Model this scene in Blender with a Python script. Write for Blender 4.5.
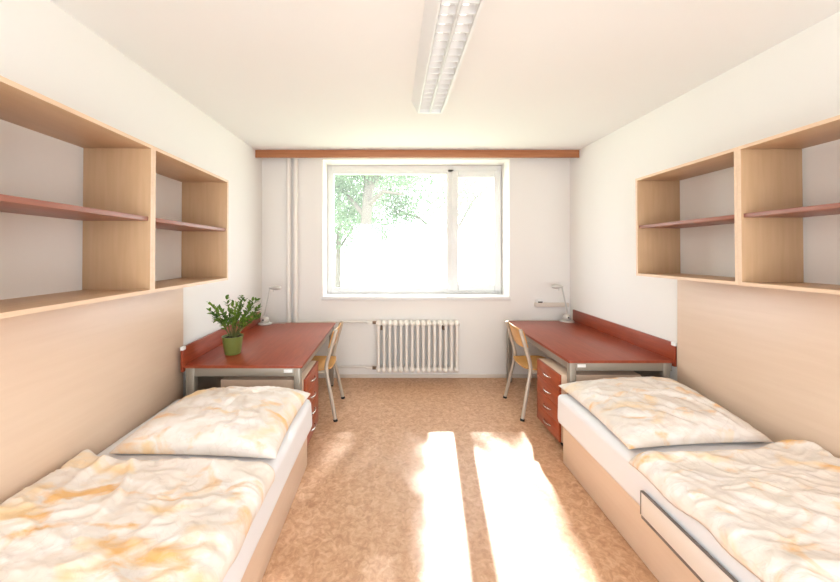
import bpy, bmesh, math, random
from mathutils import Vector, Matrix, noise
PI = math.pi
S = bpy.context.scene
C = S.collection
for o in list(bpy.data.objects): bpy.data.objects.remove(o)

# ------------------------------------------------------------------ room dimensions
XL, XR, YB, YN, ZC = -1.633, 2.235, 4.27, -1.25, 2.80      # left, right, window wall, wall behind camera, ceiling
# ------------------------------------------------------------------ camera
cam_d = bpy.data.cameras.new('camera'); cam = bpy.data.objects.new('camera', cam_d); C.objects.link(cam)
cam.location = (0, 0, 1.61); cam.rotation_euler = (PI/2, 0, 0)
cam_d.sensor_width = 36; cam_d.lens = 340/840*36
cam_d.shift_x = 28/840; cam_d.shift_y = -41.5/840; cam_d.clip_start = 0.05
S.camera = cam
# ------------------------------------------------------------------ world, sun, exposure
W = bpy.data.worlds.new('sky'); S.world = W; W.use_nodes = True
bg = W.node_tree.nodes['Background']; bg.inputs[0].default_value = (0.90, 0.945, 1.0, 1); bg.inputs[1].default_value = 9.0
sd = bpy.data.lights.new('sun', 'SUN'); sd.energy = 20; sd.angle = math.radians(0.9); sd.color = (1, 0.96, 0.91)
sun = bpy.data.objects.new('sun', sd); C.objects.link(sun)
sun.rotation_euler = Vector((-0.195, -1.583, -1.29)).to_track_quat('-Z', 'Y').to_euler()
pd = bpy.data.lights.new('sky_portal', 'AREA'); pd.shape = 'RECTANGLE'; pd.size = 2.5; pd.size_y = 1.75
pd.cycles.is_portal = True
po = bpy.data.objects.new('sky_portal', pd); C.objects.link(po); po.location = (0.3, YB+0.36, 1.88); po.rotation_euler = (-PI/2, 0, 0)
pd2 = bpy.data.lights.new('fill_door_portal', 'AREA'); pd2.shape = 'RECTANGLE'; pd2.size = 3.2; pd2.size_y = 2.5; pd2.cycles.is_portal = True
po2 = bpy.data.objects.new('fill_door_portal', pd2); C.objects.link(po2); po2.location = (.3, YN-.1, 1.25); po2.rotation_euler = (PI/2, 0, 0)  # portal of the added, unseen fill opening
S.view_settings.view_transform = 'Standard'; S.view_settings.look = 'None'
S.view_settings.exposure = -0.2; S.view_settings.gamma = 1; S.view_settings.use_curve_mapping = False

# ------------------------------------------------------------------ materials
def lin(c): return tuple(((v/255)/12.92 if v/255 <= .04045 else ((v/255+.055)/1.055)**2.4) for v in c) + (1,)
MATS = {}
def mat(name, col, rough=.6, metal=0, spec=.5, bump=None, emit=0, coat=0):
    m = bpy.data.materials.new(name); m.use_nodes = True; n = m.node_tree.nodes; l = m.node_tree.links
    b = n['Principled BSDF']; b.inputs['Base Color'].default_value = lin(col)
    b.inputs['Roughness'].default_value = rough; b.inputs['Metallic'].default_value = metal
    b.inputs['Specular IOR Level'].default_value = spec; b.inputs['Coat Weight'].default_value = coat
    if emit:
        b.inputs['Emission Color'].default_value = lin(col); b.inputs['Emission Strength'].default_value = emit
    if bump:
        sc, st = bump; tc = n.new('ShaderNodeTexCoord'); nz = n.new('ShaderNodeTexNoise'); nz.inputs['Scale'].default_value = sc
        nz.inputs['Detail'].default_value = 5
        bp = n.new('ShaderNodeBump'); bp.inputs['Strength'].default_value = st; bp.inputs['Distance'].default_value = .01
        l.new(tc.outputs['Object'], nz.inputs['Vector']); l.new(nz.outputs['Fac'], bp.inputs['Height']); l.new(bp.outputs[0], b.inputs['Normal'])
    MATS[name] = m; return m
def ramp(n, stops):
    r = n.new('ShaderNodeValToRGB'); e = r.color_ramp.elements
    while len(e) < len(stops): e.new(.5)
    for i, (p, c) in enumerate(stops): e[i].position = p; e[i].color = c if len(c) == 4 else lin(c)
    return r
def mixc(n, l, fac, a, b_):
    m = n.new('ShaderNodeMix'); m.data_type = 'RGBA'
    if hasattr(fac, 'is_linked'): l.new(fac, m.inputs[0])
    else: m.inputs[0].default_value = fac
    for s, v in ((6, a), (7, b_)):
        if hasattr(v, 'is_linked'): l.new(v, m.inputs[s])
        else: m.inputs[s].default_value = v if len(v) == 4 else lin(v)
    return m.outputs[2]
def wood(name, c1, c2, rough, scale=(3, 30, 30), coat=0, spec=.5):
    m = mat(name, c1, rough, coat=coat, spec=spec); n = m.node_tree.nodes; l = m.node_tree.links; b = n['Principled BSDF']
    tc = n.new('ShaderNodeTexCoord'); mp = n.new('ShaderNodeMapping'); mp.inputs['Scale'].default_value = scale
    nz = n.new('ShaderNodeTexNoise'); nz.inputs['Scale'].default_value = 1.6; nz.inputs['Detail'].default_value = 6; nz.inputs['Distortion'].default_value = .4
    r = ramp(n, [(.3, c1), (.7, c2)])
    l.new(tc.outputs['Object'], mp.inputs[0]); l.new(mp.outputs[0], nz.inputs['Vector']); l.new(nz.outputs['Fac'], r.inputs[0]); l.new(r.outputs[0], b.inputs['Base Color'])
    return m
wall_m = mat('wall_paint', (241, 236, 231), .85, bump=(60, .05), spec=.2)
ceil_m = mat('ceiling_paint', (243, 240, 238), .9, spec=.2)
beech_h = wood('beech_laminate', (208, 173, 138), (200, 165, 129), .45, (20, 2, 26))
beech_v = wood('beech_laminate_upright', (204, 168, 132), (196, 160, 122), .45, (26, 26, 2))
beech_edge = wood('beech_edging', (230, 200, 170), (223, 191, 159), .45, (20, 2, 26))
panel_m = wood('panel_laminate', (231, 204, 180), (227, 199, 174), .35, (20, 1.6, 22))
redw = wood('mahogany_laminate', (156, 70, 42), (138, 58, 34), .33, (30, 3, 30))
reddrawer = wood('mahogany_drawer', (174, 84, 48), (150, 66, 38), .3, (20, 3, 20))
redshelf = wood('mahogany_shelf', (158, 104, 86), (144, 90, 74), .4, (30, 3, 30))
pelmet_m = wood('pelmet_wood', (184, 122, 82), (166, 104, 66), .45, (2, 30, 30))
shadem = mat('wall_shade_board', (168, 156, 140), .6)  # grey-brown stand-in for the shaded wall under the desks
greymetal = mat('grey_lacquered_steel', (158, 150, 138), .4, .35)
chairmetal = mat('beige_lacquered_steel', (192, 182, 168), .35, .3)
ply = wood('chair_plywood', (218, 162, 94), (202, 144, 76), .35, (10, 3, 20))
chrome = mat('brushed_chrome', (215, 212, 208), .22, 1)
white = mat('white_plastic', (240, 238, 236), .4)
uvpc = mat('window_plastic', (234, 232, 230), .35)
radm = mat('radiator_enamel', (246, 240, 232), .35)
pipem = mat('pipe_paint', (242, 235, 227), .5)
black = mat('black_rubber', (28, 26, 26), .6)
nutm = mat('bronze_fitting', (128, 104, 84), .5, .3)
darkbrown = mat('dark_shadow_edge', (70, 52, 42), .6)
lampgrey = mat('lamp_silver', (206, 202, 196), .3, .3)
sheetm = mat('white_sheet', (240, 240, 243), .9, bump=(14, .12), spec=.2)
railm = mat('white_rail', (235, 226, 218), .45)
railtrim = mat('grey_rail_trim', (120, 108, 100), .5)
baseb = mat('skirting_paint', (226, 214, 200), .5)
trimm = mat('white_enamel_steel', (238, 238, 238), .35)
louvm = mat('louvre_aluminium', (225, 222, 220), .3, .35)
tubem = mat('fluorescent_tube', (255, 250, 242), .4, emit=1.3)
potm = mat('green_ceramic', (112, 122, 62), .35)
soilm = mat('potting_soil', (52, 38, 28), .95)
stemm = mat('plant_stem', (92, 96, 48), .7)
barkm = mat('tree_bark', (96, 88, 80), .9, bump=(8, .6))
grassm = mat('mown_grass', (196, 206, 176), .95, bump=(6, .3))
# floor linoleum
fm = mat('mottled_linoleum', (190, 150, 115), .33, spec=.55); n = fm.node_tree.nodes; l = fm.node_tree.links; b = n['Principled BSDF']
tc = n.new('ShaderNodeTexCoord')
n1 = n.new('ShaderNodeTexNoise'); n1.inputs['Scale'].default_value = 22; n1.inputs['Detail'].default_value = 5; n1.inputs['Roughness'].default_value = .65; n1.inputs['Distortion'].default_value = 1.2
n2 = n.new('ShaderNodeTexVoronoi'); n2.inputs['Scale'].default_value = 46
r1 = ramp(n, [(.33, (172, 120, 84)), (.5, (203, 154, 116)), (.68, (227, 187, 152))])
r2 = ramp(n, [(0, (176, 124, 88)), (1, (222, 180, 142))])
l.new(tc.outputs['Object'], n1.inputs['Vector']); l.new(tc.outputs['Object'], n2.inputs['Vector'])
l.new(n1.outputs['Fac'], r1.inputs[0]); l.new(n2.outputs['Color'], r2.inputs[0])
l.new(mixc(n, l, .35, r1.outputs[0], r2.outputs[0]), b.inputs['Base Color'])
b.inputs['Roughness'].default_value = .42; b.inputs['Specular IOR Level'].default_value = .8
# printed bed linen
def linen(name, off):
    m = mat(name, (236, 224, 204), .85, spec=.2); n = m.node_tree.nodes; l = m.node_tree.links; b = n['Principled BSDF']
    tc = n.new('ShaderNodeTexCoord'); mp = n.new('ShaderNodeMapping'); mp.inputs['Location'].default_value = off
    l.new(tc.outputs['Object'], mp.inputs[0])
    def nz(scale, det, dist, sh):
        q = n.new('ShaderNodeMapping'); q.inputs['Location'].default_value = (sh, sh*1.7, sh*.6); q.inputs['Rotation'].default_value = (0, 0, sh)
        q.inputs['Scale'].default_value = (1, 1.9, 1)
        l.new(mp.outputs[0], q.inputs[0])
        t = n.new('ShaderNodeTexNoise'); t.inputs['Scale'].default_value = scale; t.inputs['Detail'].default_value = det; t.inputs['Distortion'].default_value = dist
        l.new(q.outputs[0], t.inputs['Vector']); return t.outputs['Fac']
    K = (0, 0, 0, 1); O = (1, 1, 1, 1)
    a = ramp(n, [(.55, K), (.68, O)]); l.new(nz(3.4, 4, .5, .5), a.inputs[0])
    a2 = ramp(n, [(.57, K), (.70, O)]); l.new(nz(4.6, 5, .6, 2.1), a2.inputs[0])
    g = ramp(n, [(.50, K), (.72, O)]); l.new(nz(4.5, 4, 1.2, 4.2), g.inputs[0])
    w = ramp(n, [(.5, K), (.62, O)]); l.new(nz(3.0, 3, 1.0, 7.3), w.inputs[0])
    ln = ramp(n, [(.485, K), (.5, (.5, .5, .5, 1)), (.515, K)]); l.new(nz(2.6, 2, 2.2, 9.4), ln.inputs[0])
    c = mixc(n, l, w.outputs[0], (240, 229, 218), (249, 242, 236))
    def sc(f, k):
        q = n.new('ShaderNodeMath'); q.operation = 'MULTIPLY'; q.inputs[1].default_value = k; l.new(f, q.inputs[0]); return q.outputs[0]
    c = mixc(n, l, sc(g.outputs[0], .5), c, (222, 212, 206))
    c = mixc(n, l, sc(a.outputs[0], .8), c, (246, 212, 158))
    c = mixc(n, l, sc(a2.outputs[0], .8), c, (240, 184, 100))
    c = mixc(n, l, sc(ln.outputs[0], .5), c, (214, 196, 186))
    l.new(c, b.inputs['Base Color'])
    t = n.new('ShaderNodeTexNoise'); t.inputs['Scale'].default_value = 17; t.inputs['Detail'].default_value = 4; t.inputs['Distortion'].default_value = 1.5
    l.new(mp.outputs[0], t.inputs['Vector']); bp = n.new('ShaderNodeBump'); bp.inputs['Strength'].default_value = .22; bp.inputs['Distance'].default_value = .02
    l.new(t.outputs['Fac'], bp.inputs['Height']); l.new(bp.outputs[0], b.inputs['Normal'])
    return m
linens = [linen('printed_linen_%s' % k, o_) for k, o_ in (('a', (0, 0, 0)), ('b', (3, 1, 2)), ('c', (7, 4, 1)), ('d', (2, 9, 5)))]
def leafmat(name, c1, c2, trans):
    m = mat(name, c1, .5); n = m.node_tree.nodes; l = m.node_tree.links; b = n['Principled BSDF']
    tc = n.new('ShaderNodeTexCoord'); t = n.new('ShaderNodeTexNoise'); t.inputs['Scale'].default_value = 9
    r = ramp(n, [(.35, c1), (.65, c2)]); l.new(tc.outputs['Object'], t.inputs['Vector']); l.new(t.outputs['Fac'], r.inputs[0]); l.new(r.outputs[0], b.inputs['Base Color'])
    tr = n.new('ShaderNodeBsdfTranslucent'); l.new(r.outputs[0], tr.inputs[0]); mx = n.new('ShaderNodeMixShader'); mx.inputs[0].default_value = trans
    l.new(b.outputs[0], mx.inputs[1]); l.new(tr.outputs[0], mx.inputs[2]); l.new(mx.outputs[0], n['Material Output'].inputs[0]); return m
potleaf = leafmat('pot_plant_leaf', (58, 96, 30), (128, 160, 62), .35)
treeleaf = leafmat('tree_leaf', (100, 128, 100), (138, 160, 128), .4)
# window glass: thin clear pane
gm = bpy.data.materials.new('clear_glass'); gm.use_nodes = True; n = gm.node_tree.nodes; l = gm.node_tree.links; n.clear()
out = n.new('ShaderNodeOutputMaterial'); t_ = n.new('ShaderNodeBsdfTransparent'); t_.inputs[0].default_value = (.96, .975, .97, 1)
g_ = n.new('ShaderNodeBsdfGlossy'); g_.inputs['Roughness'].default_value = .02; mx = n.new('ShaderNodeMixShader'); mx.inputs[0].default_value = .05
l.new(t_.outputs[0], mx.inputs[1]); l.new(g_.outputs[0], mx.inputs[2])
hz = n.new('ShaderNodeBsdfTranslucent'); hz.inputs[0].default_value = (.95, .97, .96, 1); m2 = n.new('ShaderNodeMixShader'); m2.inputs[0].default_value = .03   # milky veil mixed in, imitates glare haze over the outdoor view
l.new(mx.outputs[0], m2.inputs[1]); l.new(hz.outputs[0], m2.inputs[2]); l.new(m2.outputs[0], out.inputs[0])

# ------------------------------------------------------------------ mesh helpers
def mk(name, bm, m, parent=None, smooth=False, kind=None):
    bmesh.ops.recalc_face_normals(bm, faces=bm.faces[:])
    me = bpy.data.meshes.new(name); bm.to_mesh(me); bm.free(); me.materials.append(m)
    if smooth:
        for p in me.polygons: p.use_smooth = True
        if smooth != 'all':
            try: me.set_sharp_from_angle(angle=math.radians(40))
            except Exception: pass
    o = bpy.data.objects.new(name, me); C.objects.link(o)
    if parent: o.parent = parent
    if kind: o['kind'] = kind
    return o
def tag(o, label=None, cat=None, group=None):
    if label: o['label'] = label
    if cat: o['category'] = cat
    if group: o['group'] = group
    return o
def empty(name, loc, label, cat, group=None, rz=0):
    o = bpy.data.objects.new(name, None); o.empty_display_size = .1; C.objects.link(o); o.location = loc; o.rotation_euler = (0, 0, rz)
    return tag(o, label, cat, group)
def bx(bm, lo, hi, bev=0, seg=2):
    r = bmesh.ops.create_cube(bm, size=1); vs = r['verts']
    for v in vs:
        v.co = Vector([lo[i] + (v.co[i]+.5)*(hi[i]-lo[i]) for i in range(3)])
    if bev:
        es = list({e for v in vs for e in v.link_edges})
        bmesh.ops.bevel(bm, geom=es, offset=bev, segments=seg, profile=.5, affect='EDGES')
def box(name, lo, hi, m, parent=None, bev=0, kind=None, seg=2):
    bm = bmesh.new(); bx(bm, lo, hi, bev, seg); return mk(name, bm, m, parent, smooth=bool(bev), kind=kind)
def tube(bm, pts, r, seg=12, ry=None, up=None, cap=True):
    pts = [Vector(p) for p in pts]; ry = ry or r; rings = []
    rs = r if isinstance(r, (list, tuple)) else [r]*len(pts)
    n0 = None
    for i, p in enumerate(pts):
        d = (pts[min(i+1, len(pts)-1)] - pts[max(i-1, 0)]).normalized()
        if n0 is None:
            a = Vector(up) if up else (Vector((0, 0, 1)) if abs(d.z) < .9 else Vector((1, 0, 0)))
            n0 = (a - d*a.dot(d)).normalized()
        else: n0 = (n0 - d*n0.dot(d)).normalized()
        b_ = d.cross(n0)
        k = (ry/r if not isinstance(r, (list, tuple)) else 1)
        rings.append([bm.verts.new(p + n0*math.cos(2*PI*j/seg)*rs[i]*k + b_*math.sin(2*PI*j/seg)*rs[i]) for j in range(seg)])
    for a, b_ in zip(rings, rings[1:]):
        for j in range(seg): bm.faces.new((a[j], a[(j+1) % seg], b_[(j+1) % seg], b_[j]))
    if cap: bm.faces.new(rings[0][::-1]); bm.faces.new(rings[-1])
def rounded(pts, rad, k=5):
    pts = [Vector(p) for p in pts]; out = [pts[0]]
    for a, b_, c in zip(pts, pts[1:], pts[2:]):
        d1 = (a-b_); d2 = (c-b_); q = min(rad, d1.length*.45, d2.length*.45); s = b_+d1.normalized()*q; e = b_+d2.normalized()*q
        for i in range(k+1):
            t = i/k; out.append(s*(1-t)**2 + b_*2*t*(1-t) + e*t*t)
    out.append(pts[-1]); return out
def lathe(bm, prof, c=(0, 0, 0), seg=32):
    rings = []
    for r, z in prof:
        if r < 1e-6: rings.append([bm.verts.new((c[0], c[1], c[2]+z))])
        else: rings.append([bm.verts.new((c[0]+r*math.cos(2*PI*j/seg), c[1]+r*math.sin(2*PI*j/seg), c[2]+z)) for j in range(seg)])
    for a, b_ in zip(rings, rings[1:]):
        for j in range(seg):
            k = (j+1) % seg
            if len(a) == 1 and len(b_) == 1: continue
            if len(a) == 1: bm.faces.new((a[0], b_[j], b_[k]))
            elif len(b_) == 1: bm.faces.new((a[j], a[k], b_[0]))
            else: bm.faces.new((a[j], a[k], b_[k], b_[j]))
def closed_grid(bm, top, bot):
    """two equal grids of points that meet along their border"""
    ny, nx = len(top), len(top[0]); T = [[bm.verts.new(p) for p in row] for row in top]
    B = [[T[j][i] if j in (0, ny-1) or i in (0, nx-1) else bm.verts.new(bot[j][i]) for i in range(nx)] for j in range(ny)]
    for G, fl in ((T, 1), (B, 0)):
        for j in range(ny-1):
            for i in range(nx-1):
                f = (G[j][i], G[j][i+1], G[j+1][i+1], G[j+1][i])
                bm.faces.new(f if fl else f[::-1])
def slab(bm, fn, nu, nv, th):
    T = [[Vector(fn(i/nu, j/nv)) for i in range(nu+1)] for j in range(nv+1)]
    def nrm(i, j):
        a = T[j][min(i+1, nu)]-T[j][max(i-1, 0)]; b_ = T[min(j+1, nv)][i]-T[max(j-1, 0)][i]; return a.cross(b_).normalized()
    A = [[bm.verts.new(T[j][i]) for i in range(nu+1)] for j in range(nv+1)]
    B = [[bm.verts.new(T[j][i]-nrm(i, j)*th) for i in range(nu+1)] for j in range(nv+1)]
    for j in range(nv):
        for i in range(nu):
            bm.faces.new((A[j][i], A[j][i+1], A[j+1][i+1], A[j+1][i])); bm.faces.new((B[j][i], B[j+1][i], B[j+1][i+1], B[j][i+1]))
    for i in range(nu):
        bm.faces.new((A[0][i+1], A[0][i], B[0][i], B[0][i+1])); bm.faces.new((A[nv][i], A[nv][i+1], B[nv][i+1], B[nv][i]))
    for j in range(nv):
        bm.faces.new((A[j][0], A[j+1][0], B[j+1][0], B[j][0])); bm.faces.new((A[j+1][nu], A[j][nu], B[j][nu], B[j+1][nu]))
def copy_tree(o, parent=None):
    c = o.copy(); C.objects.link(c); c.parent = parent
    for ch in list(o.children): copy_tree(ch, c)
    return c

# ------------------------------------------------------------------ the room
WX0, WX1, WZ0, WZ1 = -0.868, 1.474, 1.013, 2.740       # window opening in the wall face
WT = .40
floor = box('floor', (XL-.2, YN-.2, -.1), (XR+.2, YB+WT, 0), fm, kind='structure')
box('ceiling', (XL-.2, YN-.2, ZC), (XR+.2, YB+WT, ZC+.15), ceil_m, kind='structure')
box('wall_left', (XL-.2, YN-.2, 0), (XL, YB+WT, ZC), wall_m, kind='structure')
box('wall_right', (XR, YN-.2, 0), (XR+.2, YB+WT, ZC), wall_m, kind='structure')
bm = bmesh.new()                                          # opening added behind the camera to let in fill daylight
bx(bm, (XL, YN-.2, 0), (-1.3, YN, ZC)); bx(bm, (1.9, YN-.2, 0), (XR, YN, ZC)); bx(bm, (-1.3, YN-.2, 2.5), (1.9, YN, ZC))
mk('wall_near', bm, wall_m, kind='structure')
bm = bmesh.new()
bx(bm, (XL, YB, 0), (WX0, YB+WT, ZC)); bx(bm, (WX1, YB, 0), (XR, YB+WT, ZC))
bx(bm, (WX0, YB, 0), (WX1, YB+WT, WZ0)); bx(bm, (WX0, YB, WZ1), (WX1, YB+WT, ZC))
mk('wall_far', bm, wall_m, kind='structure')
box('baseboard_far', (XL, YB-.012, 0), (XR, YB, .045), baseb, kind='structure', bev=.003)
# window
YF = YB+.28      # inner face of the frame
wn = bpy.data.objects.new('window_1', None); C.objects.link(wn); wn.location = (0, 0, 0); wn['kind'] = 'structure'
def ring(bm, x0, x1, z0, z1, w, y0, y1, bev=.006, wb=None, wt=None):
    wb = wb or w; wt = wt or w
    bx(bm, (x0, y0, z0), (x0+w, y1, z1), bev); bx(bm, (x1-w, y0, z0), (x1, y1, z1), bev)
    bx(bm, (x0+w, y0, z0), (x1-w, y1, z0+wb), bev); bx(bm, (x0+w, y0, z1-wt), (x1-w, y1, z1), bev)
def X(px): return (px-392)/74.7
def Z(py): return 1.61-(py-249.5)/74.7
bm = bmesh.new(); ring(bm, WX0, WX1, WZ0, WZ1, .055, YF+.02, YF+.09, wt=.095)
bx(bm, (X(448), YF+.02, WZ0+.05), (X(454), YF+.09, WZ1-.05), .004)
mk('window_frame', bm, uvpc, wn, True)
bm = bmesh.new(); ring(bm, WX0+.05, X(449.5), WZ0+.045, WZ1-.08, .035, YF+.01, YF+.07, wb=.04, wt=.04); s1 = mk('sash', bm, uvpc, wn, True)
bm = bmesh.new(); ring(bm, X(452), X(500.5), WZ0+.045, WZ1-.08, .085, YF-.005, YF+.065, .01); s2 = mk('sash', bm, uvpc, wn, True)
box('pane', (WX0+.08, YF+.045, WZ0+.08), (X(449.5)-.03, YF+.051, WZ1-.115), gm, s1)
box('pane', (X(452)+.08, YF+.04, WZ0+.125), (X(500.5)-.08, YF+.046, WZ1-.16), gm, s2)
bm = bmesh.new(); bx(bm, (X(455)-.013, YF-.02, 1.78), (X(455)+.013, YF-.005, 1.86), .004); bx(bm, (X(455)-.009, YF-.05, 1.70), (X(455)+.009, YF-.032, 1.835), .006); bx(bm, (X(455)-.008, YF-.036, 1.815), (X(455)+.008, YF-.015, 1.832), .003)
mk('handle', bm, uvpc, s2, True)
box('window_sill', (WX0-.012, YB-.03, WZ0-.038), (WX1+.012, YF+.02, WZ0+.006), uvpc, wn, bev=.006)
box('outer_sill', (WX0, YF+.09, WZ0-.0), (WX1, YB+WT+.05, WZ0+.012), greymetal, wn)
# added glazed door behind the camera, there only for daylight fill
dn = bpy.data.objects.new('fill_door_1', None); C.objects.link(dn); dn['kind'] = 'structure'
for xa, xb in ((-1.298, -.234), (-.232, .832), (.834, 1.898)):
    bm = bmesh.new(); ring(bm, xa, xb, .005, 2.496, .09, YN-.14, YN-.08); dl = mk('fill_door_frame', bm, uvpc, dn, True)
    box('pane', (xa+.088, YN-.113, .093), (xb-.088, YN-.107, 2.408), gm, dl)
# pelmet with curtain rail
p = empty('curtain_pelmet', (0.29, YB, ZC-.1), 'brown wooden curtain pelmet along the ceiling above the window', 'pelmet')
M0 = Matrix.Translation(-p.location)
def local(o, par): o.matrix_parent_inverse = Matrix.Translation(-par.location); return o
local(box('front_board', (XL+.004, 4.05, 2.706), (XR-.004, 4.068, 2.796), pelmet_m, p, bev=.002), p)
local(box('top_board', (XL+.004, 4.068, 2.775), (XR-.004, 4.195, 2.796), ceil_m, p), p)
bm = bmesh.new()
for y in (4.10, 4.15): bx(bm, (XL+.02, y, 2.758), (XR-.02, y+.02, 2.775), .003)
local(mk('curtain_rail', bm, white, p, True), p)

# ------------------------------------------------------------------ garden outside
G = -1.4
box('ground', (-14, YB+WT+.06, G-.2), (16, 32, G), grassm, kind='structure')
def leafblob(bm, c, r, n_, size, rng, hollow=.35):
    for _ in range(n_):
        while True:
            q = Vector([rng.uniform(-1, 1) for _ in range(3)])
            if hollow < q.length < 1: break
        q = Vector(c) + Vector((q.x*r[0], q.y*r[1], q.z*r[2]))
        R_ = Matrix.Rotation(rng.uniform(0, 2*PI), 3, 'Z') @ Matrix.Rotation(rng.uniform(-1.1, 1.1), 3, 'X'); s = size*rng.uniform(.6, 1.3)
        a = [Vector((0, 0, 0)), Vector((.33*s, .4*s, .06*s)), Vector((.25*s, .8*s, .03*s)), Vector((0, 1.1*s, -.05*s)), Vector((-.25*s, .8*s, .03*s)), Vector((-.33*s, .4*s, .06*s))]
        vs = [bm.verts.new(q + R_ @ v) for v in a]; bm.faces.new((vs[0], vs[1], vs[2], vs[3])); bm.faces.new((vs[0], vs[3], vs[4], vs[5]))
def tree(loc, label, trunk, rt, branches, blobs, size, seed, group=None):
    rng = random.Random(seed); t = empty('leafy_tree', loc, label, 'tree', group)
    bm = bmesh.new(); k = len(trunk); tube(bm, trunk, [rt*(1-.55*i/(k-1)) for i in range(k)], 14); mk('trunk', bm, barkm, t, True)
    bm = bmesh.new()
    for br in branches: tube(bm, br, [rt*.38*(1-.7*i/(len(br)-1)) for i in range(len(br))], 8)
    mk('branches', bm, barkm, t, True)
    bm = bmesh.new()
    for c, r, n_ in blobs: leafblob(bm, c, r, n_, size, rng)
    me_o = mk('foliage', bm, treeleaf, t); return t
tree((-.72, 9.2, G), 'tall tree with grey trunk seen through the left half of the window',
     [(0, 0, 0), (.03, 0, 1.5), (-.02, 0, 3.2), (.1, 0, 5), (.2, 0, 7)], .21,
     [[(0, 0, 3.9), (-.6, .2, 4.6), (-1.4, .3, 5.1)], [(.05, 0, 4.5), (.6, 0, 5.4), (1.3, -.1, 6.2), (2.1, 0, 6.45), (2.75, 0, 7.3)], [(.1, 0, 5), (-.5, -.4, 6), (-.7, -.7, 6.8)], [(.05, 0, 4.2), (.5, -.5, 4.5), (1.0, -.6, 4.4)]],
     [((.2, 0, 7.4), (1.5, 1.0, 1.5), 4200), ((1.0, 0, 6.7), (.85, .6, .8), 1500), ((1.0, 0, 7.6), (.9, .6, .8), 1300), ((-1.2, 0, 6.6), (1.2, .9, 1.2), 2500), ((1.5, 0, 6.7), (.36, .5, .8), 1000), ((1.5, 0, 7.6), (.38, .5, .7), 900), ((2.35, 0, 6.45), (.32, .3, .14), 150), ((2.8, 0, 7.4), (.22, .3, .45), 160), ((-.7, 0, 5.3), (1.3, .7, .8), 5200), ((.7, .3, 5.3), (1.1, .6, .6), 2600), ((-.8, .4, 4.4), (.9, .6, .7), 2600), ((-.35, .5, 3.7), (.6, .5, .5), 500)], .085, 3)
tree((-1.80, 11.4, G), 'slim leafy tree at the left edge of the window view',
     [(0, 0, 0), (-.03, 0, 2), (.04, 0, 4), (0, 0, 6)], .12,
     [[(0, 0, 3), (.6, 0, 3.9), (1, 0, 4.3)], [(0, 0, 3.5), (-.7, 0, 4.6), (-1.2, 0, 5)]],
     [((.1, 0, 4.8), (1.5, 1, 1.5), 5000), ((.5, 0, 3.6), (1.2, .6, .8), 1500)], .09, 5)
tree((2.6, 15, G), 'distant pale green tree behind the middle of the window',
     [(0, 0, 0), (.05, 0, 2.2), (0, 0, 5)], .2,
     [[(0, 0, 3.4), (1, 0, 5.2), (1.6, 0, 5.8)], [(0, 0, 3.2), (-1.4, 0, 4.4), (-3, 0, 5.0)]],
     [((-.9, 0, 5.9), (2.6, 1.4, 1.8), 8000), ((-3.2, 0, 4.6), (1.7, .8, 1.5), 5500)], .12, 8)
tree((6.6, 19, G), 'distant tree crown seen through the right window sash',
     [(0, 0, 0), (.05, 0, 2.2), (0, 0, 5)], .2,
     [[(0, 0, 3), (1, 0, 4.2), (1.6, 0, 4.8)], [(0, 0, 3.2), (-1, 0, 4.2), (-1.8, 0, 4.6)]],
     [((-1.3, 0, 6.6), (2.1, 1.4, 1.6), 4500)], .11, 9)

# ------------------------------------------------------------------ wall panels and wall shelves
tag(box('wall_panel', (XL+.001, .35, .29), (XL+.019, 2.63, 1.368), panel_m, bev=.002), 'beech laminate wall panel above the left bed', 'wall panel', 'beech wall panels')
tag(box('wall_panel', (XR-.019, .35, .29), (XR-.001, 2.642, 1.403), panel_m, bev=.002), 'beech laminate wall panel above the right bed', 'wall panel', 'beech wall panels')
def wall_shelf(sx, xw, d, y0, y1, z0, z1, zm, label):
    t = empty('wall_shelf', (xw, (y0+y1)/2, z0), label, 'shelf', 'beech box shelves on the walls'); w = (y1-y0)/2; h = z1-z0; e = .018
    def part(name, lo, hi, m):
        a, b_ = sorted((lo[0]*sx, hi[0]*sx)); return box(name, (a, lo[1], lo[2]), (b_, hi[1], hi[2]), m, t, bev=.0012)
    f = d-.0015
    part('bottom_board', (.002, -w, 0), (f, w, e), beech_h); part('top_board', (.002, -w, h-e), (f, w, h), beech_h)
    for s in (-1, 1):
        a, b_ = sorted((s*w, s*(w-e))); part('side_panel', (.002, a, e), (f, b_, h-e), beech_v)
    bm = bmesh.new()
    for lo, hi in (((f, -w, 0), (d, w, e)), ((f, -w, h-e), (d, w, h)), ((f, -w, e), (d, -w+e, h-e)), ((f, w-e, e), (d, w, h-e))):
        a, b_ = sorted((lo[0]*sx, hi[0]*sx)); bx(bm, (a, lo[1], lo[2]), (b_, hi[1], hi[2]))
    o = mk('front_edging', bm, beech_edge, t); o['label'] = 'pale front edge of the shelf box'
    o = part('shelf_board', (.004, -w+e, zm-z0-.011), (d-.012, w-e, zm-z0+.011), redshelf); o['label'] = 'reddish brown middle shelf'
    # the boxes hang a little out of true: turned about their far front corner
    piv = Vector((xw+sx*d, 2.655, z0)); Rm = Matrix.Rotation(.018 if sx > 0 else -.02, 4, 'Z') @ Matrix.Rotation(-.0105, 4, 'X')
    t.location = piv + Rm @ (t.location - piv); t.rotation_euler = Rm.to_euler()
    return t
wall_shelf(1, XL, .353, 1.796, 2.655, 1.372, 2.150, 1.762, 'empty beech box shelf on the left wall, the one nearer the window')
wall_shelf(1, XL, .353, .955, 1.795, 1.372, 2.150, 1.762, 'empty beech box shelf on the left wall, cut by the left edge of the picture')
wall_shelf(-1, XR, .329, 1.855, 2.655, 1.407, 2.163, 1.785, 'empty beech box shelf on the right wall, the one nearer the window')
wall_shelf(-1, XR, .329, 1.07, 1.854, 1.407, 2.163, 1.785, 'empty beech box shelf on the right wall, cut by the right edge of the picture')

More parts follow.
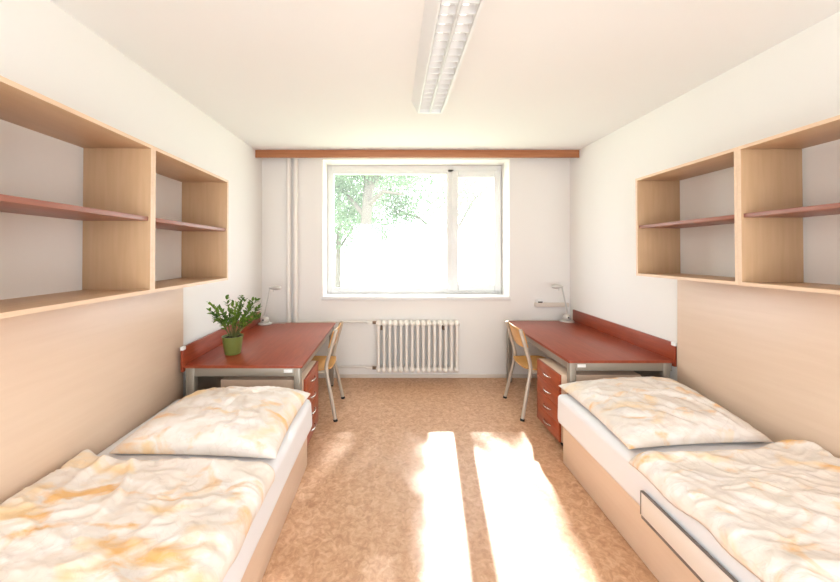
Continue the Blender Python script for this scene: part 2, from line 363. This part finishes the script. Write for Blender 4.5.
# ------------------------------------------------------------------ heating
for x, lab in ((-1.285, 'left of the two cream heating pipes running up the far wall'), (-1.198, 'right of the two cream heating pipes running up the far wall')):
    bm = bmesh.new(); tube(bm, [(0, 0, 0), (0, 0, ZC)], .029, 20)
    o = tag(mk('heating_pipe', bm, pipem, None, True), lab, 'pipe', 'vertical heating pipes'); o.location = (x, YB-.034, 0)
rad = empty('radiator', (.315, 4.19, 0), 'cream column radiator on the wall below the window', 'radiator')
bm = bmesh.new(); dz0, dz1 = .095, .745
for y in (-.045, .045):
    tube(bm, rounded([(0, y*.6, dz0+.03), (0, y, dz0+.07), (0, y, dz1-.07), (0, y*.6, dz1-.03)], .03), .0175, 10)
tube(bm, [(0, 0, dz0+.03), (0, 0, dz1-.03)], .011, 8)
for z in (dz0+.045, dz1-.045):
    r = bmesh.ops.create_uvsphere(bm, u_segments=14, v_segments=10, radius=1)
    for v in r['verts']: v.co = Vector((v.co.x*.0365, v.co.y*.075, z+v.co.z*.040))
first = mk('radiator_section', bm, radm, rad, True); first.location = (-7*.0685, 0, 0)
for k in range(1, 15):
    c = first.copy(); C.objects.link(c); c.parent = rad; c.location = ((k-7)*.0685, 0, 0)
for z in (.71, .15):
    bm = bmesh.new(); tube(bm, [(-.555, 0, z), (-.505, 0, z)], .019, 14); mk('union_nut', bm, nutm, rad, True)
    bm = bmesh.new(); tube(bm, [(-1.50 if z > .5 else -1.59, .046, z), (-.66, .046, z), (-.62, 0, z), (-.55, 0, z)], .016, 12); mk('supply_pipe', bm, pipem, rad, True)
bm = bmesh.new(); tube(bm, [(-.62, 0, .71), (-.555, 0, .71)], .021, 14); tube(bm, [(-.59, 0, .71), (-.59, -.045, .71)], .019, 14); mk('valve', bm, radm, rad, True)
for xx in (-.445, .32):
    bm = bmesh.new(); bx(bm, (xx-.012, -.02, .62), (xx+.012, .078, .66), .003); mk('wall_bracket', bm, nutm, rad, True)

# ------------------------------------------------------------------ ceiling light
cl = empty('ceiling_light', (.303, 1.98, ZC), 'long white fluorescent ceiling light with two louvre rows', 'light')
L = .75
bm = bmesh.new()
prof = [(-.146, -.001), (-.095, -.1), (-.088, -.1), (-.088, -.02), (.088, -.02), (.088, -.1), (.104, -.1), (.13, -.001)]
A = [bm.verts.new((x, -L, z)) for x, z in prof]; B = [bm.verts.new((x, L, z)) for x, z in prof]
for i in range(8):
    j = (i+1) % 8; bm.faces.new((A[i], A[j], B[j], B[i]))
bm.faces.new(A); bm.faces.new(B[::-1])
for s in (-1, 1):
    a, b_ = sorted((s*L, s*(L-.012))); bx(bm, (-.09, a, -.1), (.09, b_, -.02))
mk('housing', bm, trimm, cl)
bm = bmesh.new(); bx(bm, (-.004, -L+.012, -.099), (.004, L-.012, -.022)); mk('centre_spine', bm, trimm, cl)
for s in (-1, 1):
    bm = bmesh.new(); x0, x1 = (.006, .086)
    for k in range(1, 22):
        y = -L+.012+(2*L-.024)*k/22; a, b_ = sorted((s*x0, s*x1))
        bx(bm, (a, y-.0015, -.097), (b_, y+.0015, -.058))
    for xx in (x0+.001, x1-.001): bx(bm, (s*xx-.0008, -L+.013, -.097), (s*xx+.0008, L-.013, -.056))
    mk('louvre', bm, louvm, cl)
    bm = bmesh.new(); tube(bm, [(s*.046, -L+.03, -.04), (s*.046, L-.03, -.04)], .013, 14); mk('tube', bm, tubem, cl, True)

# ------------------------------------------------------------------ desks
def desk(side, xw, xe, y0, y1, label):
    """side=+1: stands against the right wall"""
    t = empty('desk', (xw, (y0+y1)/2, 0), label, 'desk', 'mahogany topped desks'); w = (y1-y0)/2; d = abs(xe-xw); H = .74
    def B_(bm, lo, hi, bev=0):
        a, b_ = sorted((-side*lo[0], -side*hi[0])); bx(bm, (a, lo[1], lo[2]), (b_, hi[1], hi[2]), bev)
    def P(name, lo, hi, m, bev=.002, par=t):
        bm = bmesh.new(); B_(bm, lo, hi, bev); return mk(name, bm, m, par, True)
    o = P('tabletop', (.024, -w, H-.022), (d, w, H), redw); o['label'] = 'reddish brown tabletop'
    P('back_board', (.002, -w, H-.05), (.022, w, H+.135), redw)
    P('wall_shade_panel', (.004, -w+.06, .33), (.022, w-.06, H-.055), shadem)  # added board that darkens the wall under the desk like shade
    bm = bmesh.new(); a = .03; ap = .065
    B_(bm, (.03, -w+.012, H-.022-ap), (d-.02, -w+.012+a, H-.0225), .003); B_(bm, (.03, w-.012-a, H-.022-ap), (d-.02, w-.012, H-.0225), .003)
    B_(bm, (d-.02-a, -w+.012+a, H-.022-ap), (d-.02, w-.012-a, H-.0225), .003); B_(bm, (.03, -w+.042, H-.022-ap), (.06, w-.042, H-.0225), .003)
    mk('apron_frame', bm, greymetal, t, True)
    for xx in (.05, d-.065):
        for yy in (-w+.008, w-.008-.05):
            lg = P('leg', (xx, yy, .012), (xx+.05, yy+.05, H-.0225), greymetal, .006)
            bm = bmesh.new(); B_(bm, (xx+.004, yy+.004, 0), (xx+.046, yy+.046, .012), .002); mk('foot_cap', bm, black, lg, True)
    o = P('number_tag', (d-.14, -w+.009, H-.058), (d-.075, -w+.0125, H-.034), white, .001); o['label'] = 'small white tag on the frame'
    o = P('cable_clip', (.0, -w-.006, H+.112), (.025, -w+.03, H+.14), white, .003); o['label'] = 'white plastic clip on the back board corner'
    return t
desk(-1, XL+.045, -.675, 2.55, 4.05, 'reddish brown desk on the left with the potted plant on it')
desk(1, XR, 1.385, 2.665, 4.165, 'reddish brown desk on the right without a plant')
def pedestal(side, xf, y0, y1, label):
    t = empty('drawer_unit', (xf, (y0+y1)/2, 0), label, 'drawer unit', 'drawer units under the desks'); w = (y1-y0)/2
    def P(name, lo, hi, m, par=t, bev=.002):
        a, b_ = sorted((side*lo[0], side*hi[0])); bm = bmesh.new(); bx(bm, (a, lo[1], lo[2]), (b_, hi[1], hi[2]), bev); return mk(name, bm, m, par, True)
    P('carcass', (.02, -w, .055), (.66, w, .60), panel_m)
    for a in (.06, .52):
        for b_ in (-w+.05, w-.05):
            bm = bmesh.new(); tube(bm, [(side*a, b_-.012, .022), (side*a, b_+.012, .022)], .0215, 16); bx(bm, (side*a-.012, b_-.015, .03), (side*a+.012, b_+.015, .056), .002); mk('castor', bm, black, t, True)
    for k in range(4):
        z1 = .598-k*.136; dr = P('drawer', (0, -w+.002, z1-.133), (.019, w-.002, z1), reddrawer)
        bm = bmesh.new(); zz = z1-.075
        tube(bm, [(side*.002, -.062, zz)] + [(side*(-.022*math.sin(PI*i/12)**.6), -.062+.124*i/12, zz) for i in range(1, 12)] + [(side*.002, .062, zz)], .0045, 8)
        mk('handle', bm, chrome, dr, True)
    return t
pedestal(-1, -.668, 2.635, 3.09, 'four drawer unit under the left desk beside the plywood chair')
pedestal(1, 1.345, 2.735, 3.155, 'four drawer unit under the right desk beside the plywood chair')

# ------------------------------------------------------------------ chairs (built facing +x, back towards -x)
def chair(loc, rz, label):
    t = empty('plywood_chair', loc, label, 'chair', 'plywood chairs at the desks', rz)
    hw = .245
    for s in (-1, 1):
        y = s*hw
        bm = bmesh.new()
        pts = rounded([(0, y, .012), (.095, s*.205, .47), (.09, s*.2, .53), (.0, s*.19, .845)], .05)
        tube(bm, pts, .011, 12, ry=.018, up=(1, 0, 0)); lg = mk('rear_leg', bm, chairmetal, t, True)
        bm = bmesh.new(); tube(bm, [(-.003, y, 0), (.002, y, .02)], .014, 12, ry=.021, up=(1, 0, 0)); mk('foot_cap', bm, black, lg, True)
        bm = bmesh.new(); tube(bm, rounded([(.48, y, .012), (.42, s*.205, .44), (.40, s*.2, .445), (.09, s*.2, .445)], .04), .011, 12, ry=.016, up=(1, 0, 0)); lg = mk('front_leg', bm, chairmetal, t, True)
        bm = bmesh.new(); tube(bm, [(.483, y, 0), (.478, y, .02)], .014, 12, ry=.02, up=(1, 0, 0)); mk('foot_cap', bm, black, lg, True)
    for x in (.12, .38):
        bm = bmesh.new(); tube(bm, [(x, -.2, .445), (x, .2, .445)], .009, 10); mk('cross_bar', bm, chairmetal, t, True)
    bm = bmesh.new()
    def seat(u, v):
        a, b_ = u*2-1, v*2-1; k = 1-.08*abs(b_)**4; x = .245+.195*a*k; y = .212*b_*(1-.10*abs(a)**4)*(1-.06*(a < 0)*abs(a)); z = .472-.012*(1-b_*b_)-.02*max(0, a-.5)**2*4 + .012*max(0, -a-.5)
        return (x, y, z)
    slab(bm, seat, 20, 20, .011); mk('seat', bm, ply, t, True)
    bm = bmesh.new()
    def back(u, v):
        a, b_ = u*2-1, v; y = .205*a*(1-.05*abs(a)**3); z0 = .655 + .02*a*a; z1 = .85 - .022*abs(a)**3
        z = z0+(z1-z0)*b_; x = .065-(z-.62)*.285-.028*(1-a*a)+.016
        return (x+.012, y, z)
    slab(bm, back, 20, 8, .010); mk('backrest', bm, ply, t, True)
    return t
chair((1.225, 3.438, 0), 0, 'plywood chair with beige steel legs at the right desk')
chair((-.53, 3.43, 0), PI, 'plywood chair with beige steel legs at the left desk')

# ------------------------------------------------------------------ desk lamps
def desk_lamp(loc, side, label):
    t = empty('desk_lamp', loc, label, 'lamp', 'silver desk lamps')
    bm = bmesh.new(); lathe(bm, [(0, 0), (.07, 0), (.073, .006), (.07, .014), (.05, .02), (0, .022)], seg=32); mk('base', bm, lampgrey, t, True)
    bm = bmesh.new(); r = bmesh.ops.create_uvsphere(bm, u_segments=20, v_segments=14, radius=.043)
    for v in r['verts']: v.co = Vector((v.co.x, v.co.y, v.co.z*.95+.048))
    pv = mk('pivot', bm, lampgrey, t, True)
    bm = bmesh.new(); tube(bm, [(-.004, -.038, .052), (-.006, -.047, .053)], .009, 12); mk('switch', bm, black, pv, True)
    bm = bmesh.new()
    for yy in (-.006, .006): tube(bm, [(.012*side, yy, .07), (side*-.055 if side > 0 else .055, yy, .385)], .0055, 8)
    mk('arm', bm, lampgrey, t, True)
    hx = -.055 if side > 0 else .055; dx = -1 if side > 0 else 1
    bm = bmesh.new(); rings = []
    prof = [(-.015, .004), (-.005, .014), (.02, .027), (.055, .036), (.085, .035), (.108, .024), (.118, .004)]
    for a, r_ in prof:
        rings.append([bm.verts.new((hx+dx*a, r_*math.cos(2*PI*j/16), .392 + .10*a*0 + r_*.7*math.sin(2*PI*j/16))) for j in range(16)])
    for A_, B_ in zip(rings, rings[1:]):
        for j in range(16): bm.faces.new((A_[j], A_[(j+1) % 16], B_[(j+1) % 16], B_[j]))
    bm.faces.new(rings[0]); bm.faces.new(rings[-1][::-1]); mk('lamp_head', bm, lampgrey, t, True)
    bm = bmesh.new(); tube(bm, [(hx+dx*.035, 0, .378), (hx+dx*.035, 0, .345)], .004, 8); mk('grip', bm, lampgrey, t, True)
    bm = bmesh.new(); s = 1 if side < 0 else -1
    pts = [(s*.06, .01, .008), (s*.12, .03, .006), (s*.17, .02, .006), (s*.22, .0, .006)] if side < 0 else [(.0, .066, .008), (-.02, .085, .006), (-.06, .095, -.06), (-.08, .1, -.2)]
    if side < 0: tube(bm, rounded(pts, .04), .0035, 8)
    else: tube(bm, [(0, .066, .008), (0, .075, .006)], .0035, 8)
    mk('cord', bm, black if side > 0 else lampgrey, t, True)
    t.scale = (1.08, 1.08, 1.08)
    return t
desk_lamp((-1.478, 3.955, .741), -1, 'small silver desk lamp on the left desk behind the plant')
desk_lamp((2.105, 4.09, .741), 1, 'small silver desk lamp on the right desk below the wall trunking')
# trunking
t = empty('cable_trunking', (1.995, YB, .9), 'short white cable trunking on the wall above the right desk', 'trunking')
local(box('trunking_body', (1.785, YB-.04, .895), (2.206, YB-.001, .945), baseb, t, bev=.003), t)
t2 = local(box('socket', (1.80, YB-.034, .9455), (1.89, YB-.002, .985), white, t, bev=.004), t)
o = local(box('dark_slot', (1.82, YB-.037, .9465), (1.875, YB-.0335, .962), black, t), t); o['label'] = 'dark slot of the socket'

# ------------------------------------------------------------------ potted plant
pp = empty('potted_plant', (-1.33, 2.84, .741), 'bushy green plant in a green pot on the left desk', 'plant')
bm = bmesh.new(); lathe(bm, [(0, .002), (.0, 0), (.058, 0), (.062, .006), (.082, .135), (.085, .15), (.078, .15), (.074, .13), (0, .128)], seg=40); mk('pot', bm, potm, pp, True)
bm = bmesh.new(); lathe(bm, [(0, .1295), (.072, .1295), (.06, .138), (0, .14)], seg=24); mk('soil', bm, soilm, pp, True)
rng = random.Random(11); bs = bmesh.new(); bl = bmesh.new()
def leaf(bm, p, d, s):
    d = d.normalized(); a = d.cross(Vector((0, 0, 1)));
    if a.length < .1: a = Vector((1, 0, 0))
    a = (a.normalized() + Vector((rng.uniform(-.5, .5), rng.uniform(-.5, .5), rng.uniform(-.6, .6)))).normalized(); nn = a.cross(d).normalized(); w = s*.27
    prof = [(0, 0), (.2, .7), (.45, 1), (.75, .65), (1, 0)]
    mid = [bm.verts.new(p + d*s*t_ + nn*(-.12*s*t_*t_)) for t_, _ in prof]
    for sg in (-1, 1):
        sd_ = [None]+[bm.verts.new(p + d*s*t_ + a*sg*w*k + nn*(.05*s-.12*s*t_*t_)) for t_, k in prof[1:4]]+[None]
        bm.faces.new((mid[0], sd_[1], mid[1])); bm.faces.new((mid[1], sd_[1], sd_[2], mid[2])); bm.faces.new((mid[2], sd_[2], sd_[3], mid[3])); bm.faces.new((mid[3], sd_[3], mid[4]))
tips = [(-.17, .0, .27), (-.14, -.05, .33), (-.07, .05, .36), (-.11, .08, .24), (.02, -.04, .34), (.05, .05, .37), (.11, -.05, .36), (.15, .05, .34), (.20, 0, .30), (.21, -.06, .25), (.13, .10, .25), (-.02, .1, .30), (.07, -.12, .28), (-.08, -.12, .27), (.0, -.02, .26), (.18, .06, .22), (-.15, .04, .2), (.1, 0, .24), (.05, .0, .29), (.13, .02, .29), (-.1, 0, .29), (.16, -.03, .35), (.08, -.04, .33)]
for tp in tips:
    tp = Vector((tp[0]*1.1, tp[1]*1.1, tp[2]*1.1)); tp.z += .05; b0 = Vector((tp.x*.13, tp.y*.13, .135)); m1 = b0.lerp(tp, .5) + Vector((tp.x*-.12, tp.y*-.12, .03))
    pts = [(b0*(1-t_)**2 + m1*2*t_*(1-t_) + tp*t_*t_) for t_ in [i/8 for i in range(9)]]
    tube(bs, pts, [.0035-.0025*i/8 for i in range(9)], 6)
    for i in range(3, 9):
        dr = (pts[i]-pts[i-1]).normalized()
        for _ in range(4 if i < 8 else 5):
            q = Vector((rng.uniform(-1, 1), rng.uniform(-1, 1), rng.uniform(-.2, 1))).normalized()
            leaf(bl, pts[i] + dr*rng.uniform(-.012, .012), dr*.6+q, rng.uniform(.03, .05))
mk('stems', bs, stemm, pp, True); mk('foliage', bl, potleaf, pp)

# ------------------------------------------------------------------ beds
def bed(side, xw, xe, y0, y1, label):
    t = empty('bed', (xw, (y0+y1)/2, 0), label, 'bed', 'beech box beds'); w = (y1-y0)/2; d = abs(xe-xw)
    def P(name, lo, hi, m, bev=.002):
        a, b_ = sorted((-side*lo[0], -side*hi[0])); bm = bmesh.new(); bx(bm, (a, lo[1], lo[2]), (b_, hi[1], hi[2]), bev); return mk(name, bm, m, t, True)
    P('side_panel', (d-.02, -w, .004), (d, w, .275), panel_m)
    P('side_panel', (.022, -w, .004), (.04, w, .275), panel_m)
    P('end_panel', (.04, w-.02, .004), (d-.02, w, .275), panel_m); P('end_panel', (.04, -w, .004), (d-.02, -w+.02, .275), panel_m)
    P('bed_board', (.04, -w+.02, .25), (d-.02, w-.02, .27), beech_h)
    return t
bedR = bed(1, XR, 1.29, .56, 2.565, 'beech box bed along the right wall')
bedL = bed(-1, XL, -.632, .56, 2.535, 'beech box bed along the left wall')
# rail on the right bed
def R_(name, lo, hi, m, par=bedR): 
    return local(box(name, lo, hi, m, par, bev=.002), bedR)
r = R_('side_rail', (1.238, .70, .292), (1.252, 1.69, .405), railm); r['label'] = 'white board along the mattress side'
r = R_('rail_trim', (1.2365, .70, .4055), (1.2535, 1.69, .4095), railtrim)
r = R_('rail_end_cap', (1.2365, 1.6905, .292), (1.2535, 1.696, .4095), railtrim)
r = R_('rail_foot', (1.238, .70, .276), (1.2885, 1.69, .2915), railtrim)

def mattress(side, x0, x1, y0, y1, label, seed):
    w, h = abs(x1-x0)/2, .116; cx, cy = (x0+x1)/2, (y0+y1)/2; L_ = (y1-y0)/2
    bm = bmesh.new(); bmesh.ops.create_cube(bm, size=2)
    bmesh.ops.subdivide_edges(bm, edges=bm.edges[:], cuts=44, use_grid_fill=True)
    for v in bm.verts:
        p = Vector((v.co.x*w, v.co.y*L_, v.co.z*h)); rr = .045
        q = Vector((max(-w+rr, min(w-rr, p.x)), max(-L_+rr, min(L_-rr, p.y)), max(-h+rr, min(h-rr, p.z)))); dlt = p-q
        if dlt.length > 1e-6: p = q + dlt.normalized()*rr if sum(abs(c) > 1e-6 for c in dlt) > 1 else p
        k = noise.noise(Vector((p.x*4, p.y*3+seed, p.z*5)))*.006 + noise.noise(Vector((p.x*11, p.y*8+seed, p.z*9)))*.0025
        if p.z > -h*.8: p += Vector((dlt.x, dlt.y, 0)).normalized()*k if dlt.xy.length > .03 else Vector((0, 0, k*.5))
        v.co = p
    o = mk('mattress', bm, sheetm, None, 'all'); o.location = (cx, cy, .276+h+.002)
    return tag(o, label, 'mattress', 'sheeted mattresses')
mattress(1, XR-.022, 1.262, .57, 2.625, 'white sheeted mattress on the right bed', 3)
mattress(-1, XL+.022, -.592, .57, 2.545, 'white sheeted mattress on the left bed', 17)
MZ = .512

def ridg(x, y, s, seed, stretch=(1, 1), rot=0):
    a, b_ = x*math.cos(rot)-y*math.sin(rot), x*math.sin(rot)+y*math.cos(rot)
    a *= s*stretch[0]; b_ *= s*stretch[1]
    wx = noise.noise(Vector((a*.6, b_*.6, seed)))*1.1; wy = noise.noise(Vector((a*.6+7, b_*.6, seed+3)))*1.1
    return 1-abs(noise.noise(Vector((a+wx, b_+wy, seed+9))))*2.6
def pillow(quad, H, label, m, seed, name='pillow'):
    n_ = 90; q = [Vector(c) for c in quad]; cz = sum(c.z for c in q)/4; cen = sum(q, Vector())/4
    top, bot = [], []
    for j in range(n_+1):
        rt, rb = [], []
        for i in range(n_+1):
            u, v = math.sin((i/n_*2-1)*PI/2*.94)/math.sin(PI/2*.94), math.sin((j/n_*2-1)*PI/2*.94)/math.sin(PI/2*.94)
            uu = u*(1-.055*(1-v*v)**1.0*abs(u)**2); vv = v*(1-.06*(1-u*u)*abs(v)**2)
            a, b_ = (uu+1)/2, (vv+1)/2
            p = q[0]*(1-a)*(1-b_)+q[1]*a*(1-b_)+q[2]*a*b_+q[3]*(1-a)*b_
            e = max(0, (1-abs(u)**2.6))*max(0, (1-abs(v)**2.6)); h = H*e**.42
            edge = max(abs(u), abs(v)); x, y = p.x, p.y
            wr = (ridg(x, y, 5, seed, (1, 1.8), .6)-.5)*.014 + (ridg(x, y, 11, seed+5, (1.6, 1), -.4)-.5)*.007
            # gathers at the seams
            ga = noise.noise(Vector((y*30, seed, x*4)))*max(0, (abs(u)-.62)/.38)*.010 + noise.noise(Vector((x*30, seed+4, y*4)))*max(0, (abs(v)-.62)/.38)*.010
            fall = min(1, (1-edge)*5)
            zt = p.z + h + (wr*min(1, e*2.2) + ga*fall)
            zb = max(MZ+.006, p.z - h*.3)
            if zt < zb+.002: zt = zb+.002
            rt.append(Vector((p.x, p.y, zt)) - cen); rb.append(Vector((p.x, p.y, min(zb, zt-.001))) - cen)
        top.append(rt); bot.append(rb)
    bm = bmesh.new(); closed_grid(bm, top, bot); o = mk(name, bm, m, None, 'all'); o.location = cen
    return tag(o, label, 'pillow', 'printed pillows')
pillow([(-1.50, 1.80, .530), (-.60, 1.755, .530), (-.585, 2.45, .570), (-1.44, 2.48, .55)], .125, 'plump pillow with orange flowers on the left bed', linens[0], 2)
pillow([(1.275, 1.83, .535), (2.13, 1.90, .535), (2.17, 2.63, .60), (1.30, 2.66, .545)], .105, 'slack pillow with yellow flowers on the right bed', linens[1], 21)

def duvet(side, xw, xe, y0, y1, H, label, m, seed, hang, hump):
    """spreads from the wall side xw over the mattress edge xe, hem hanging 'hang' down the side"""
    nx, ny = 110, 190; wtop = abs(xe-xw); R0 = .045; arc = R0*PI/2; tot = wtop + arc + hang; sg = 1 if xe > xw else -1
    def base(s):
        if s <= wtop: return xw+sg*s, MZ+.008, (0, 1)
        if s <= wtop+arc:
            a = (s-wtop)/R0; return xe+sg*R0*math.sin(a), MZ+.008-R0*(1-math.cos(a)), (sg*math.sin(a), math.cos(a))
        return xe+sg*R0, MZ+.008-R0-(s-wtop-arc), (sg, 0)
    top, bot = [], []; cen = Vector(((xw+xe)/2, (y0+y1)/2, MZ))
    for j in range(ny+1):
        rt, rb = [], []; v = j/ny
        for i in range(nx+1):
            u = i/nx; k = tot + .022*noise.noise(Vector((v*7, seed, 0))) - .01
            s = u*k; x, z, (nxn, nz) = base(s)
            yy1 = y1 + hump(u) ; y = y0 + (yy1-y0)*v + .008*noise.noise(Vector((u*5, v*5, seed)))*(v > .02)
            ex = min(u/.06, (1-u)/.10, 1); ey = min(v/.04, (1-v)/(.055 if side < 0 else max(.05, .1*u)), 1); e = (math.sin(max(0, min(ex, 1))*PI/2)**.8)*(math.sin(max(0, min(ey, 1))*PI/2)**.7)
            sx = sg*s+xw
            big = noise.noise(Vector((sx*2.2, y*1.6, seed)))
            f1 = ridg(sx, y, 2.4, seed, (1, 1.5), .5*sg); f2 = ridg(sx, y, 5.0, seed+4, (1.3, .9), -.7); f3 = ridg(sx, y, 10, seed+8, (1, 1.6), .2)
            wallup = .03*math.exp(-(s/.22)**2)
            h = .004 + e*(H*(1+.35*big) + max(0, f1-.35)*.026 + max(0, f2-.4)*.010 + (f3-.5)*.006 + wallup + .020*math.exp(-((1-v)/.07)**2))
            if s > wtop: h *= max(.35, 1-(s-wtop)/(arc+hang)*.75)
            rt.append(Vector((x+nxn*h, y, z+nz*h))-cen); rb.append(Vector((x, y, z))-cen)
        top.append(rt); bot.append(rb)
    bm = bmesh.new(); closed_grid(bm, top, bot); o = mk('duvet', bm, m, None, 'all'); o.location = cen
    return tag(o, label, 'duvet', 'printed duvets')
duvet(-1, XL+.030, -.635, .60, 1.70, .045, 'rumpled orange and cream patterned duvet on the left bed', linens[2], 5, .03, lambda u: .08*math.exp(-((u-.0)/.12)**2))
duvet(1, XR-.030, 1.292, .60, 1.74, .05, 'rumpled yellow and cream patterned duvet on the right bed', linens[3], 31, .0, lambda u: .05*u + .09*math.exp(-((u-.16)/.14)**2))
